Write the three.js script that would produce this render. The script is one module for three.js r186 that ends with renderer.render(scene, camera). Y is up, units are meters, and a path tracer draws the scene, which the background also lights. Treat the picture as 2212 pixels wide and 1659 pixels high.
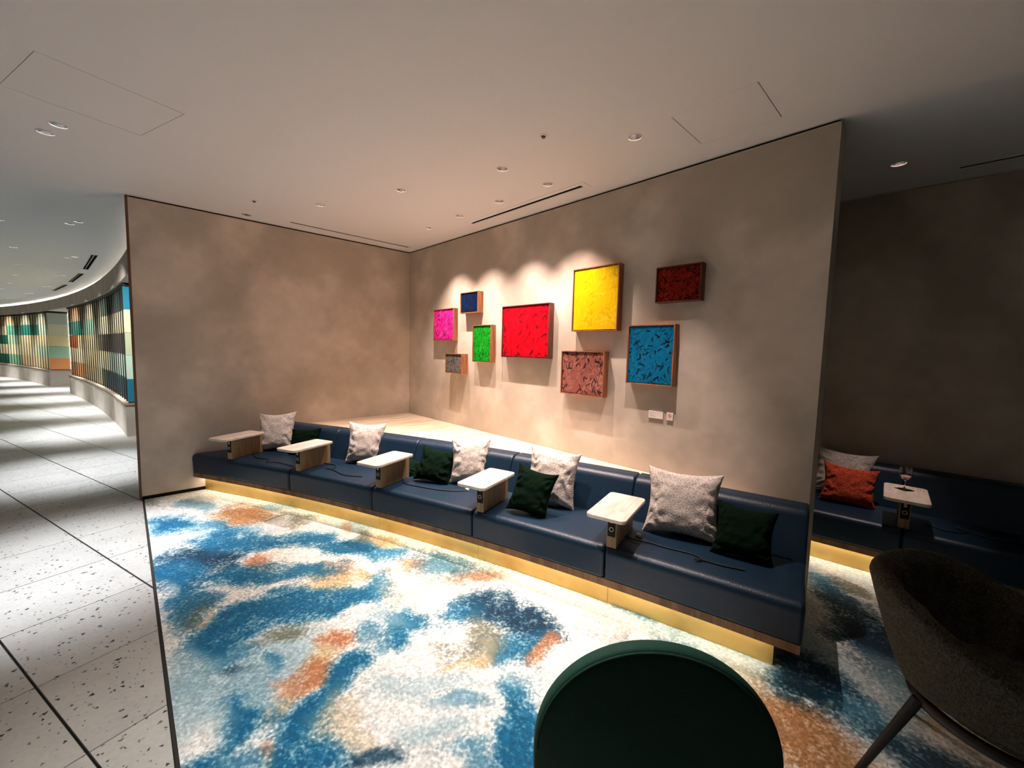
import * as THREE from 'three';
import { RoundedBoxGeometry } from 'three/addons/geometries/RoundedBoxGeometry.js';
import { mergeGeometries, mergeVertices, toCreasedNormals } from 'three/addons/utils/BufferGeometryUtils.js';
import { RectAreaLightUniformsLib } from 'three/addons/lights/RectAreaLightUniformsLib.js';

// ---------------------------------------------------------------- camera, exposure
RectAreaLightUniformsLib.init();
const scene = new THREE.Scene();
scene.background = new THREE.Color(0x000000);
const camera = new THREE.PerspectiveCamera(2 * Math.atan(829.5 / 882.76) * 180 / Math.PI, 2212 / 1659, 0.05, 100);
camera.position.set(5.3069, 1.5466, 2.9862);
camera.rotation.order = 'YXZ';
camera.rotation.set(-0.0805673, 0.8108062, 0.0245254);
camera.updateMatrixWorld();
const renderer = new THREE.WebGLRenderer({ antialias: true });
renderer.toneMapping = THREE.LinearToneMapping;
renderer.toneMappingExposure = 1.22;
renderer.shadowMap.enabled = true;

// light levels (candela for the downlights, nits for the strips)
const WARM = 0xffe2d6, NEUTRAL = 0xfffcfa, COOL = 0xf0f5ff;
const LEVEL = { wash: 12, bench: 20, carpet: 20, corridor: 48, alcove: 8, kick: 21, cove: 45, screen: 23 };

const H = 2.9;                       // ceiling height
const TAU = Math.PI * 2;

// ---------------------------------------------------------------- small helpers
function rng(seed) { let s = seed >>> 0; return () => { s = (s + 0x6D2B79F5) | 0; let t = Math.imul(s ^ (s >>> 15), 1 | s); t = (t + Math.imul(t ^ (t >>> 7), 61 | t)) ^ t; return ((t ^ (t >>> 14)) >>> 0) / 4294967296; }; }
const used = {};
function numbered(name) { const n = used[name] = (used[name] ?? -1) + 1; return n ? `${name}_${String(n).padStart(3, '0')}` : name; }
function shade(m) { m.castShadow = true; m.receiveShadow = true; return m; }
function mesh(name, geo, mat, parent) { const m = shade(new THREE.Mesh(geo, mat)); m.name = parent && parent !== scene ? name : numbered(name); (parent || scene).add(m); return m; }
function thing(name, label, category, pos = [0, 0, 0], turn = 0, group) {
  const o = new THREE.Group(); o.name = numbered(name); o.position.set(...pos); o.rotation.y = turn;
  o.userData = { label, category }; if (group) o.userData.group = group; scene.add(o); return o;
}
function tag(o, label, category, group) { o.userData = { label, category }; if (group) o.userData.group = group; return o; }
function struct(name, geo, mat, label) { const m = mesh(name, geo, mat); m.name = name; m.userData = { kind: 'structure', label, category: name.split('_')[0] }; return m; }
// texture coordinates in metres from each triangle's dominant axis
function uvm(geo, s = 1, offset = [0, 0]) {
  const g = geo.index ? geo.toNonIndexed() : geo, p = g.attributes.position, uv = new Float32Array(p.count * 2);
  const a = new THREE.Vector3(), b = new THREE.Vector3(), c = new THREE.Vector3();
  for (let i = 0; i < p.count; i += 3) {
    a.fromBufferAttribute(p, i); b.fromBufferAttribute(p, i + 1); c.fromBufferAttribute(p, i + 2);
    const n = b.clone().sub(a).cross(c.clone().sub(a)), ax = Math.abs(n.x), ay = Math.abs(n.y), az = Math.abs(n.z);
    [a, b, c].forEach((v, k) => {
      const [u, w] = ay >= ax && ay >= az ? [v.x, v.z] : ax >= az ? [v.z, v.y] : [v.x, v.y];
      uv[(i + k) * 2] = u / s + offset[0]; uv[(i + k) * 2 + 1] = w / s + offset[1];
    });
  }
  g.setAttribute('uv', new THREE.BufferAttribute(uv, 2)); return g;
}
function box(x0, x1, y0, y1, z0, z1) { const g = new THREE.BoxGeometry(x1 - x0, y1 - y0, z1 - z0); g.translate((x0 + x1) / 2, (y0 + y1) / 2, (z0 + z1) / 2); return g; }
function rbox(w, h, d, r, x = 0, y = 0, z = 0, seg = 3) { const g = new RoundedBoxGeometry(w, h, d, seg, r); g.translate(x, y, z); return g; }
// polygon in plan (x, z) raised from y0 to y1
function slab(pts, y0, y1, holes = []) {
  const sh = new THREE.Shape(pts.map(([x, z]) => new THREE.Vector2(x, -z)));
  for (const h of holes) sh.holes.push(new THREE.Path(h.map(([x, z]) => new THREE.Vector2(x, -z))));
  const g = new THREE.ExtrudeGeometry(sh, { depth: y1 - y0, bevelEnabled: false }); g.rotateX(-Math.PI / 2); g.translate(0, y0, 0); return g;
}
function tube(pts, r, seg = 40, rad = 6) { return new THREE.TubeGeometry(new THREE.CatmullRomCurve3(pts.map((p) => new THREE.Vector3(...p))), seg, r, rad, false); }
// indexed surface from rows of points; closed in v when wrap is set
function grid(rows, wrap = false, caps = false) {
  const R = rows.length, C = rows[0].length, pos = [], idx = [];
  for (const r of rows) for (const p of r) pos.push(...p);
  for (let i = 0; i < R - 1; i++) for (let j = 0; j < C - (wrap ? 0 : 1); j++) { const k = (j + 1) % C, a = i * C + j, b = i * C + k, c = (i + 1) * C + k, d = (i + 1) * C + j; idx.push(a, b, c, a, c, d); }
  if (caps) for (const [i, f] of [[0, 1], [R - 1, 0]]) {
    const q = [0, 0, 0]; for (const p of rows[i]) for (let k = 0; k < 3; k++) q[k] += p[k] / C;
    const n = pos.length / 3; pos.push(...q);
    for (let j = 0; j < C; j++) { const a = i * C + j, b = i * C + (j + 1) % C; if (f) idx.push(n, b, a); else idx.push(n, a, b); }
  }
  const g = new THREE.BufferGeometry(); g.setAttribute('position', new THREE.Float32BufferAttribute(pos, 3)); g.setIndex(idx); g.computeVertexNormals(); return g;
}
// normals that face outward whatever the winding (closed solids): flip when the signed volume is negative
function outward(g) {
  const p = g.attributes.position, ix = g.index; let v = 0; const a = new THREE.Vector3(), b = new THREE.Vector3(), c = new THREE.Vector3();
  for (let i = 0; i < ix.count; i += 3) { a.fromBufferAttribute(p, ix.getX(i)); b.fromBufferAttribute(p, ix.getX(i + 1)); c.fromBufferAttribute(p, ix.getX(i + 2)); v += a.dot(b.cross(c)); }
  if (v < 0) for (let i = 0; i < ix.count; i += 3) { const t = ix.getX(i); ix.setX(i, ix.getX(i + 1)); ix.setX(i + 1, t); }
  g.computeVertexNormals(); return g;
}
const smooth = (a, b, x) => { const t = Math.min(1, Math.max(0, (x - a) / (b - a))); return t * t * (3 - 2 * t); };

// ---------------------------------------------------------------- noise and textures
function lattice(seed, n) { const r = rng(seed), a = new Float32Array(n * n); for (let i = 0; i < a.length; i++) a[i] = r(); return a; }
const LAT = lattice(11, 256);
function vnoise(x, y, per = 256) {
  const xi = Math.floor(x), yi = Math.floor(y), fx = x - xi, fy = y - yi, u = fx * fx * (3 - 2 * fx), v = fy * fy * (3 - 2 * fy);
  const m = (k) => ((k % per) + per) % per, X0 = m(xi) & 255, X1 = m(xi + 1) & 255, Y0 = (m(yi) & 255) * 256, Y1 = (m(yi + 1) & 255) * 256;
  return (LAT[Y0 + X0] * (1 - u) + LAT[Y0 + X1] * u) * (1 - v) + (LAT[Y1 + X0] * (1 - u) + LAT[Y1 + X1] * u) * v;
}
function fbm(x, y, per, oct = 4) { let s = 0, a = 0.5, t = 0; for (let o = 0; o < oct; o++) { s += a * vnoise(x + o * 17, y + o * 31, per); t += a; a *= 0.5; x *= 2; y *= 2; per *= 2; } return s / t; }
function tex(w, h, f, srgb = true) {                    // f(u, v, i, j) returns [r, g, b] in 0..255
  const d = new Uint8Array(w * h * 4);
  for (let j = 0; j < h; j++) for (let i = 0; i < w; i++) { const c = f(i / w, j / h, i, j), k = (j * w + i) * 4; d[k] = c[0]; d[k + 1] = c[1]; d[k + 2] = c[2]; d[k + 3] = 255; }
  const t = new THREE.DataTexture(d, w, h); t.wrapS = t.wrapT = THREE.RepeatWrapping; t.magFilter = THREE.LinearFilter; t.minFilter = THREE.LinearMipmapLinearFilter; t.generateMipmaps = true;
  if (srgb) t.colorSpace = THREE.SRGBColorSpace; t.needsUpdate = true; return t;
}
const clamp = (v) => Math.max(0, Math.min(255, v));
const tint = (c, k) => [clamp(c[0] * k), clamp(c[1] * k), clamp(c[2] * k)];
const mixc = (a, b, t) => [a[0] + (b[0] - a[0]) * t, a[1] + (b[1] - a[1]) * t, a[2] + (b[2] - a[2]) * t];
const grey = (v) => [clamp(v * 255), clamp(v * 255), clamp(v * 255)];

// trowelled plaster, 3.2 m to a repeat
const plasterMap = (base, warm) => tex(768, 768, (u, v) => {
  const a = fbm(u * 6, v * 6, 6, 5), b = fbm(u * 14 + 3, v * 5 + 9, 1e9 > 0 ? 256 : 1, 3), c = fbm(u * 40, v * 40, 40, 3);
  const t = smooth(0.35, 0.68, a);
  return tint(mixc(base, warm, t), 0.93 + 0.08 * vnoise(u * 8 + 5, v * 8, 8) + 0.08 * c * (0.5 + b * 0.5));
});
const plasterBump = tex(512, 512, (u, v) => grey(0.6 * fbm(u * 12, v * 12, 12, 4) + 0.4 * fbm(u * 48, v * 48, 48, 2)), false);
const std = (o) => new THREE.MeshStandardMaterial(o);
const phys = (o) => new THREE.MeshPhysicalMaterial(o);
const PLASTER = std({ map: plasterMap([190, 179, 163], [218, 205, 190]), bumpMap: plasterBump, bumpScale: 0.004, roughness: 0.85 });
const CEILING = std({ color: 0xe8ebec, roughness: 0.95 });
const DARKROOM = std({ color: 0x4c4b47, roughness: 0.95 });
const BLACK = std({ color: 0x0a0c0c, roughness: 0.9 });
const REVEAL = std({ color: 0x2a2620, roughness: 0.9 });
const TRIMBROWN = std({ color: 0x6a4d33, roughness: 0.6 });
const BEAD = std({ color: 0xcfc2b0, roughness: 0.7 });

function woodMap(base, dark, streak, seed) {
  return tex(512, 512, (u, v) => {
    const w = fbm(u * 3 + seed, v * 3, 256, 2) * 0.6, g = fbm(u * streak + w * 4 + seed, v * 3 + seed, 256, 4), f = fbm(u * streak * 6 + seed, v * 6, 256, 2);
    return tint(mixc(base, dark, smooth(0.35, 0.75, g)), 0.92 + 0.14 * f);
  });
}
const ASH = std({ map: woodMap([226, 208, 182], [205, 181, 150], 18, 3), roughness: 0.55 });
const TABLETOP = phys({ map: woodMap([222, 210, 200], [206, 192, 178], 12, 8), roughness: 0.4, clearcoat: 0.15 });
const PLYEDGE = std({ color: 0xc9b79c, roughness: 0.6 });
const OAK = std({ map: woodMap([152, 128, 92], [140, 116, 82], 22, 5), roughness: 0.6 });
const OAKLIP = std({ map: woodMap([132, 98, 66], [104, 74, 48], 26, 12), roughness: 0.6 });
const FRAMEWOOD = std({ map: woodMap([176, 116, 78], [140, 86, 54], 20, 21), roughness: 0.5 });
const FRAMEDARK = std({ map: woodMap([110, 62, 44], [84, 44, 32], 20, 25), roughness: 0.5 });
const DARKWOOD = std({ color: 0x140f0c, roughness: 0.5 });

const leatherBump = tex(256, 256, (u, v) => { const a = fbm(u * 60, v * 60, 60, 2); return grey(Math.abs(a - 0.5) * 2); }, false);
const LEATHER = phys({ color: new THREE.Color(0x0b263a), roughness: 0.4, bumpMap: leatherBump, bumpScale: 0.0008, specularIntensity: 0.8 });
const GREENLEATHER = phys({ color: new THREE.Color(0x234437), roughness: 0.75, specularIntensity: 0.4, bumpMap: leatherBump, bumpScale: 0.0006 });
const BRASS = std({ map: tex(512, 256, (u, v) => { const a = fbm(u * 3, v * 3, 3, 4), b = fbm(u * 12, v * 12, 12, 3); return tint(mixc([212, 178, 108], [196, 156, 84], smooth(0.4, 0.7, a)), 0.95 + 0.1 * b); }), metalness: 0.55, roughness: 0.42 });
const CHROME = std({ color: 0xd8d8d8, metalness: 1, roughness: 0.2 });
const WHITEMETAL = std({ color: 0xe4e0da, roughness: 0.5 });

function fabric(base, dark, light, n, rep) {
  return tex(512, 512, (u, v, i, j) => {
    const warp = vnoise(u * 170, v * 46, 256), weft = vnoise(u * 46 + 90, v * 170 + 13, 256), f = fbm(u * 90 + 40, v * 90, 90, 2);
    const t = (warp + weft + f) / 3; return tint(t < 0.45 ? mixc(base, dark, smooth(0.45, 0.28, t)) : mixc(base, light, smooth(0.45, 0.7, t)), 0.94 + 0.1 * vnoise(u * 6, v * 6, 6));
  });
}
const fabricBump = tex(256, 256, (u, v) => grey((vnoise(u * 120, v * 40, 256) + vnoise(u * 40 + 7, v * 120, 256)) / 2), false);
const GREYCLOTH = std({ map: fabric([196, 188, 180], [136, 126, 119], [222, 216, 210]), bumpMap: fabricBump, bumpScale: 0.002, roughness: 0.95 });
const VELVET = phys({ color: new THREE.Color(0x04170b), roughness: 0.95, specularIntensity: 0.15, sheen: 0.3, sheenRoughness: 0.3, sheenColor: new THREE.Color(0x1f7a3c), bumpMap: fabricBump, bumpScale: 0.001 });
const REDCLOTH = std({ map: fabric([164, 52, 26], [84, 22, 12], [196, 84, 40]), bumpMap: fabricBump, bumpScale: 0.002, roughness: 0.95 });
const WOOL = std({ map: fabric([58, 54, 42], [34, 32, 24], [78, 74, 58]), bumpMap: fabricBump, bumpScale: 0.003, roughness: 1 });

// terrazzo: pale cement with scattered dark chips, 2.4 m to a repeat
const chipsAt = (() => {
  const r = rng(77), N = 60, cells = [];
  for (let k = 0; k < N * N; k++) { const list = []; const n = r() < 0.62 ? (r() < 0.35 ? 2 : 1) : 0; for (let q = 0; q < n; q++) list.push([r(), r(), Math.pow(r(), 2.2), r() * Math.PI, 0.35 + 0.5 * r(), r()]); cells.push(list); }
  return { N, cells };
})();
const terrazzo = tex(1536, 1536, (u, v) => {
  const { N, cells } = chipsAt, x = u * N, y = v * N, xi = Math.floor(x), yi = Math.floor(y);
  let c = tint([206, 203, 196], 0.92 + 0.1 * fbm(u * 10, v * 10, 10, 4) + 0.05 * vnoise(u * 200, v * 200, 200));
  for (let dj = -1; dj <= 1; dj++) for (let di = -1; di <= 1; di++) {
    const cx = (xi + di + N) % N, cy = (yi + dj + N) % N;
    for (const [ox, oy, sz, an, asp, to] of cells[cy * N + cx]) {
      const px = x - (xi + di + ox), py = y - (yi + dj + oy), ca = Math.cos(an), sa = Math.sin(an), R = 0.055 + 0.2 * sz;
      const ex = (px * ca + py * sa) / R, ey = (-px * sa + py * ca) / (R * asp);
      const ang = Math.atan2(ey, ex), d = Math.hypot(ex, ey) * (1 + 0.22 * Math.sin(ang * 3 + to * 20) + 0.14 * Math.sin(ang * 5 + to * 50));
      if (d < 1) { const col = to < 0.72 ? [46, 50, 54] : to < 0.86 ? [118, 116, 112] : [150, 134, 116]; c = mixc(c, col, smooth(1, 0.8, d)); }
    }
  }
  return c;
});
const TERRAZZO = [0.8, 0.83, 0.77].map((k) => std({ map: terrazzo, color: new THREE.Color(k, k, k * 0.99), roughness: 0.5 }));
const GROUT = std({ color: 0x2c2d2b, roughness: 0.95 });

// dyed carpet: cloudy patches of blue, ochre and grey on an ivory ground (x, z, half axes as plan vectors, dye, strength)
const DYE = { b: [18, 98, 136], d: [5, 46, 70], h: [142, 176, 186], g: [112, 116, 100], o: [186, 116, 74], t: [208, 182, 140], w: [238, 236, 230], n: [170, 120, 74] };
const DYED = [[0.85,2.75,0.08,-0.17,0.18,0.01,'b',1],[0.5,2.5,0.1,-0.12,0.13,0.01,'h',1],[0.09,2.84,0.08,-0.09,0.19,0.01,'g',0.6],[1.01,2.24,0.11,-0.18,0.26,0.04,'n',1],[1.09,2.48,0.09,-0.11,0.1,0.01,'b',0.6],[0.99,1.99,0.07,-0.08,0.13,0.03,'h',1],[1.76,2.63,-0.1,-0.25,0.31,-0,'d',1],[1.9,2.76,0.03,-0.1,0.21,0,'b',1],[1.74,2.3,0.12,-0.22,0.15,0.03,'b',1],[1.4,2.31,0.11,-0.13,0.12,0.02,'b',0.7],[1.44,2.45,0.03,-0.13,0.16,0.02,'b',1],[1.91,1.99,0.1,-0.12,0.17,0.05,'b',1],[2.21,1.81,0.19,-0.16,0.11,0.05,'b',1],[2.48,1.65,0.2,-0.12,0.12,0.07,'b',0.8],[1.45,1.92,0.07,-0.09,0.12,0.03,'g',0.7],[2.07,2.4,-0.04,-0.09,0.11,0,'o',0.8],[2.56,2.06,0.04,-0.12,0.19,0.05,'t',1],[2.46,1.99,0.09,-0.1,0.11,0.04,'o',0.55],[2.3,2.32,0.12,-0.34,0.13,0.02,'b',0.9],[2.18,2.54,0.1,-0.12,0.12,0.02,'b',1],[2.15,1.63,0.05,-0.06,0.08,0.04,'g',0.8],[2.31,1.52,0.07,-0.08,0.1,0.05,'t',1],[1.88,1.67,0.03,-0.04,0.06,0.02,'o',0.5],[2.76,2.22,0.16,-0.27,0.12,0.03,'b',1],[2.73,2.49,0.04,-0.22,0.12,0.01,'b',1],[2.82,2.7,-0.03,-0.11,0.1,-0.01,'b',1],[2.88,2.06,0.04,-0.1,0.08,0.02,'b',1],[2.35,2.79,0.08,-0.09,0.2,0.02,'b',0.85],[2.55,2.75,0.04,-0.05,0.06,0.01,'g',0.6],[2.6,2.69,0.02,-0.02,0.05,0.01,'t',0.6],[2.78,1.55,0.06,-0.09,0.07,0.04,'o',0.85],[2.71,1.86,0.04,-0.05,0.06,0.03,'t',1],[2.77,1.73,0.03,-0.03,0.03,0.02,'o',0.5],[2.96,1.33,0.22,-0.15,0.13,0.1,'g',0.5],[2.88,1.36,0.13,-0.16,0.11,0.07,'b',0.55],[3.24,1.26,0.12,-0.1,0.06,0.06,'o',0.6],[2.88,1.8,0.08,-0.09,0.12,0.06,'b',0.75],[2.95,1.91,0.06,-0.07,0.09,0.04,'b',0.7],[3.31,1.81,0.06,-0.07,0.1,0.06,'b',1],[3.41,1.93,0.08,-0.01,0.06,0.08,'b',1],[3.65,1.42,0.22,-0.16,0.11,0.12,'d',1],[3.86,1.43,0.14,-0.07,0.07,0.1,'d',1],[3.45,1.58,0.08,-0.09,0.09,0.06,'b',0.7],[3.84,1.58,0.13,-0.15,0.06,0.06,'b',0.8],[3.7,1.71,0.06,-0.11,0.11,0.07,'g',0.85],[3.78,1.78,0.01,-0.09,0.07,0.02,'t',0.9],[4,1.42,0.04,-0.04,0.05,0.06,'o',0.75],[2.97,2.33,0.04,-0.13,0.08,0.01,'g',0.85],[2.99,2.52,0.02,-0.07,0.05,0,'g',0.5],[3.24,2.21,0.05,-0.05,0.08,0.03,'o',0.9],[3.34,2.28,0.04,-0.04,0.08,0.03,'t',1],[3.41,2.34,-0,-0.08,0.09,0,'o',0.85],[3.41,2.46,0.01,-0.1,0.06,0,'o',0.75],[3.44,2.57,0.01,-0.05,0.05,0,'t',0.9],[3.47,2.19,0.05,-0.06,0.06,0.03,'b',1],[3.55,2.29,-0.03,-0.08,0.08,-0.01,'b',1],[3.58,2.44,0.06,-0.11,0.08,0.02,'b',1],[3.4,2.68,0.02,-0.08,0.11,-0,'b',1],[3.16,2.64,0.05,-0.05,0.05,0.01,'d',0.7],[2.98,2.66,0.05,-0.11,0.11,0.01,'b',0.6],[3.22,2.51,0.03,-0.03,0.08,0.02,'b',0.7],[3.3,2.63,0.07,-0.07,0.07,0.01,'h',1],[3.63,2.59,0.03,-0.03,0.05,0.01,'o',0.75],[3.73,2.58,0.05,-0.03,0.03,0.02,'t',1],[3.76,2.32,0.09,-0.07,0.11,0.07,'t',0.55],[3.74,2.49,0.09,-0.1,0.1,0.03,'b',1],[3.94,2.35,0.07,-0.08,0.04,0.02,'d',0.8],[3.51,2.83,0.05,-0.08,0.07,0,'b',1],[3.57,2.71,0.08,-0.09,0.08,0.01,'b',0.75],[3.99,1.99,0.08,-0.08,0.03,0.02,'b',0.5],[4.03,2.12,0.08,-0.09,0.05,0.04,'h',0.6],[4.14,1.73,0.08,-0.06,0.08,0.11,'b',0.9],[4.28,1.88,0.07,-0.07,0.09,0.09,'b',1],[4.25,2.04,0.1,-0.11,0.03,0.03,'b',0.6],[3.03,2.81,0.07,-0.08,0.2,0.02,'h',0.8],[3.34,2.78,0.06,-0.06,0.07,0.01,'h',0.4],[3.22,1.91,0.09,-0.1,0.13,0.07,'h',0.7],[3.02,1.67,0.12,-0.14,0.15,0.09,'t',0.3],[4.06,1.62,0.07,-0.08,0.04,0.04,'h',0.6],[3.82,1.98,0.14,-0.15,0.05,0.04,'h',0.5],[3.31,2.07,0.05,-0.06,0.08,0.04,'b',0.6],[3.45,2.05,0.03,-0.03,0.05,0.03,'b',0.5],[3.95,2.11,0.06,-0.07,0.05,0.03,'w',0.6],[3.2,2.58,0.05,-0.05,0.09,0.02,'h',0.6],[2.08,2.85,0.04,-0.04,0.1,0.01,'w',0.5],[4.96,-0.28,0.15,0.08,-0.01,0.16,'d',0.8],[5.15,0.05,0.22,0.12,-0.02,0.2,'d',1],[4.96,-0.55,0.08,0.01,0,0.09,'g',0.9],[4.83,-0.44,0.12,0.01,0.01,0.11,'b',0.5],[5.27,0.35,0.16,0.07,-0.02,0.12,'h',0.8],[4.96,0.99,0.16,0.05,-0.02,0.16,'n',1],[5.12,1,0.15,0.03,-0.03,0.17,'n',0.8],[4.99,0.62,0.11,0.02,-0.01,0.19,'d',1],[5.16,0.63,0.11,0.02,-0.01,0.11,'b',0.6],[5.48,0.45,0.08,0.02,-0.02,0.08,'t',0.8],[5.56,0.12,0.11,0.05,-0.02,0.1,'b',0.6],[5.37,0.72,0.14,0.02,-0.02,0.09,'d',0.8],[4.72,1.05,0.17,-0,0,0.1,'h',0.5],[4.81,0.83,0.1,0.01,0,0.09,'t',0.4],[4.48,0.88,0.13,-0.01,0.01,0.09,'b',0.6],[4.3,0.74,0.14,-0.03,0.02,0.09,'h',0.6],[4.1,0.7,0.13,-0.03,0.03,0.08,'b',0.5]];
const CX0 = -0.2, CX1 = 8, CZ0 = -1.9, CZ1 = 2.9, CW = 2048, CH = 1216;
const carpetMap = (() => {
  const inv = DYED.map(([x, z, ax, az, bx, bz, c, s]) => {
    const dt = ax * bz - az * bx || 1e-6, reach = 2.1 * (Math.hypot(ax, az) + Math.hypot(bx, bz));
    return { x, z, m: [bz / dt, -bx / dt, -az / dt, ax / dt], c: DYE[c], s, reach };
  });
  const t = tex(CW, CH, (u, v, i, j) => {
    const x = CX0 + (CX1 - CX0) * u, z = CZ0 + (CZ1 - CZ0) * v;
    const wx = x + 0.3 * (fbm(x * 3.5, z * 3.5, 256, 4) - 0.5), wz = z + 0.3 * (fbm(x * 3 + 50, z * 3 + 20, 256, 3) - 0.5);
    const fib = vnoise(x * 95, z * 95) * 0.6 + vnoise(x * 210 + 9, z * 210) * 0.4, mott = fbm(x * 14, z * 14, 256, 3);
    const jit = (fib - 0.5) * 1.1 + (mott - 0.5) * 1.3;
    let c = mixc([236, 232, 224], DYE.h, 0.75 * smooth(0.42, 0.72, fbm(x * 1.6 + 7, z * 1.6, 256, 4) + jit * 0.08));
    if (x > 5.6) c = mixc(c, fbm(x * 1.2, z * 1.2 + 30, 256, 4) > 0.5 ? DYE.b : DYE.d, smooth(0.42, 0.6, fbm(x * 1.5 + 2, z * 1.5 + 70, 256, 4) + jit * 0.1));
    for (const b of inv) {
      const dx = wx - b.x, dz = wz - b.z; if (Math.abs(dx) > b.reach || Math.abs(dz) > b.reach) continue;
      const p = b.m[0] * dx + b.m[1] * dz, q = b.m[2] * dx + b.m[3] * dz, d = Math.hypot(p, q) + jit * 0.55;
      if (d < 1.65) c = mixc(c, b.c, b.s * smooth(1.65, 0.45, d));
    }
    c = mixc(c, [232, 230, 224], 0.3 * smooth(0.55, 0.85, fib * 0.7 + mott * 0.4)); return tint(c, 0.8 + 0.4 * fib);
  });
  t.wrapS = t.wrapT = THREE.ClampToEdgeWrapping; return t;
})();
const pileBump = tex(512, 512, (u, v) => grey(0.6 * vnoise(u * 128, v * 128, 128) + 0.4 * vnoise(u * 256, v * 256, 256)), false);
pileBump.repeat.set(8, 4.8);
const CARPET = std({ map: carpetMap, bumpMap: pileBump, bumpScale: 0.006, roughness: 1 });

// ================================================================ the setting
const CB = [8.25, 17.75];                                   // centre of the bench arc
const arc = (c, r, a) => [c[0] + r * Math.sin(a), c[1] - r * Math.cos(a)];
const deg = (d) => d * Math.PI / 180;
const CC = [1.614, 71.957], RC = 69.17;                     // centre and radius of the curved corridor
const cor = (x) => Math.asin((x - CC[0]) / RC);

// carpet and tiled corridor floor
{
  const g = slab([[0, -1.9], [8, -1.9], [8, 2.895], [0, 2.895]], -0.012, 0);
  const p = g.attributes.position, uv = new Float32Array(p.count * 2);
  for (let i = 0; i < p.count; i++) { uv[2 * i] = (p.getX(i) - CX0) / (CX1 - CX0); uv[2 * i + 1] = (p.getZ(i) - CZ0) / (CZ1 - CZ0); }
  g.setAttribute('uv', new THREE.BufferAttribute(uv, 2));
  const c = struct('floor_carpet', g, CARPET, 'blue, ivory and ochre cloud-patterned carpet');
  c.userData.category = 'carpet';
  const t = struct('trim_1', box(0, 8, -0.012, 0.002, 2.893, 2.907), REVEAL, 'dark metal strip between carpet and terrazzo');
}
const floor = struct('floor', box(-26, 9, -0.2, -0.013, -3, 9), GROUT, 'pale terrazzo tile floor with dark chips');
{
  const TA = deg(18), ca = Math.cos(TA), sa = Math.sin(TA), P = 0.6, O = [-0.02, 2.927];   // tile lattice turned 18 degrees
  const at = (i, j) => [O[0] + ca * i + sa * j, O[1] - sa * i + ca * j];
  const clip = (poly, inside, cut) => { const out = []; poly.forEach((a, k) => { const b = poly[(k + 1) % poly.length], ia = inside(a), ib = inside(b); if (ia) out.push(a); if (ia !== ib) out.push(cut(a, b)); }); return out; };
  let n = 0;
  for (let i = -25; i <= 16; i++) for (let j = -12; j <= 11; j++) {
    const g1 = 0.005, g2 = 0.0028, u0 = i * P + g2, u1 = (i + 1) * P - g2, v0 = j * P + g1, v1 = (j + 1) * P - g1;
    let poly = [at(u0, v0), at(u1, v0), at(u1, v1), at(u0, v1)];
    const cx = poly.reduce((s, p) => s + p[0], 0) / 4, cz = poly.reduce((s, p) => s + p[1], 0) / 4;
    const wall = CC[1] - Math.sqrt(RC * RC - (cx - CC[0]) ** 2);
    if (cx > 6.5 || cz > 6.1 || cx < -13.2 || cz < (cx < -3.6 ? wall - 0.4 : 2.45)) continue;
    if (cx > -0.45) { const zc = 2.909; poly = clip(poly, (p) => p[1] >= zc, (a, b) => { const t = (zc - a[1]) / (b[1] - a[1]); return [a[0] + t * (b[0] - a[0]), zc]; }); }
    if (poly.length < 3) continue;
    const area = poly.reduce((s, a, k) => { const b = poly[(k + 1) % poly.length]; return s + a[0] * b[1] - a[1] * b[0]; }, 0) / 2; if (Math.abs(area) < 0.0004) continue;
    mesh('tile', uvm(slab(poly, -0.0129, 0), 2.4, [((i * 7 + j * 3) % 5) * 0.21, ((i * 3 + j * 11) % 7) * 0.17]), TERRAZZO[Math.abs(i * 5 + j * 3) % 3], floor); n++;
  }
  const far = mesh('far_paving', uvm(slab([[-26, 2], [-13.4, 2], [-12.2, 9], [-26, 9]], -0.0129, -0.0005), 2.4), TERRAZZO[1], floor);
  const near = mesh('paving', uvm(slab([[-12.2, 6.2], [9, 6.2], [9, 9], [-12.2, 9]], -0.0129, -0.0005), 2.4), TERRAZZO[1], floor);
}

// plaster partitions of the alcove: each stands on a black skirting and stops at a dark shadow gap under the ceiling
function partition(name, x0, x1, z0, z1, mat, label) {
  const w = struct(name, uvm(box(x0, x1, 0.035, H - 0.016, z0, z1), 3.2), mat, label);
  mesh('skirting', box(x0 + (x1 - x0 < 0.2 ? 0.012 : 0), x1 - 0.012, 0, 0.035, z0 + 0.012, z1 - 0.012), BLACK, w);
  mesh('shadow_gap', box(x0 + 0.012, x1 - 0.012, H - 0.016, H, z0 + 0.012, z1 - 0.012), REVEAL, w);
  return w;
}
const WL = partition('wall_left', -0.15, 0, -0.15, 2.909, PLASTER, 'beige trowelled plaster wall beside the corridor');
mesh('edge_trim', box(-0.152, 0.003, 0.0, H - 0.004, 2.909, 2.928), TRIMBROWN, WL);
mesh('top_bead', box(0, 0.004, H - 0.021, H - 0.016, 0.004, 2.905), BEAD, WL);
const WR = partition('wall_right', 0, 4.81, -0.15, 0, PLASTER, 'beige trowelled plaster wall hung with paintings');
mesh('top_bead', box(0.004, 4.806, H - 0.021, H - 0.016, 0, 0.004), BEAD, WR);
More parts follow.
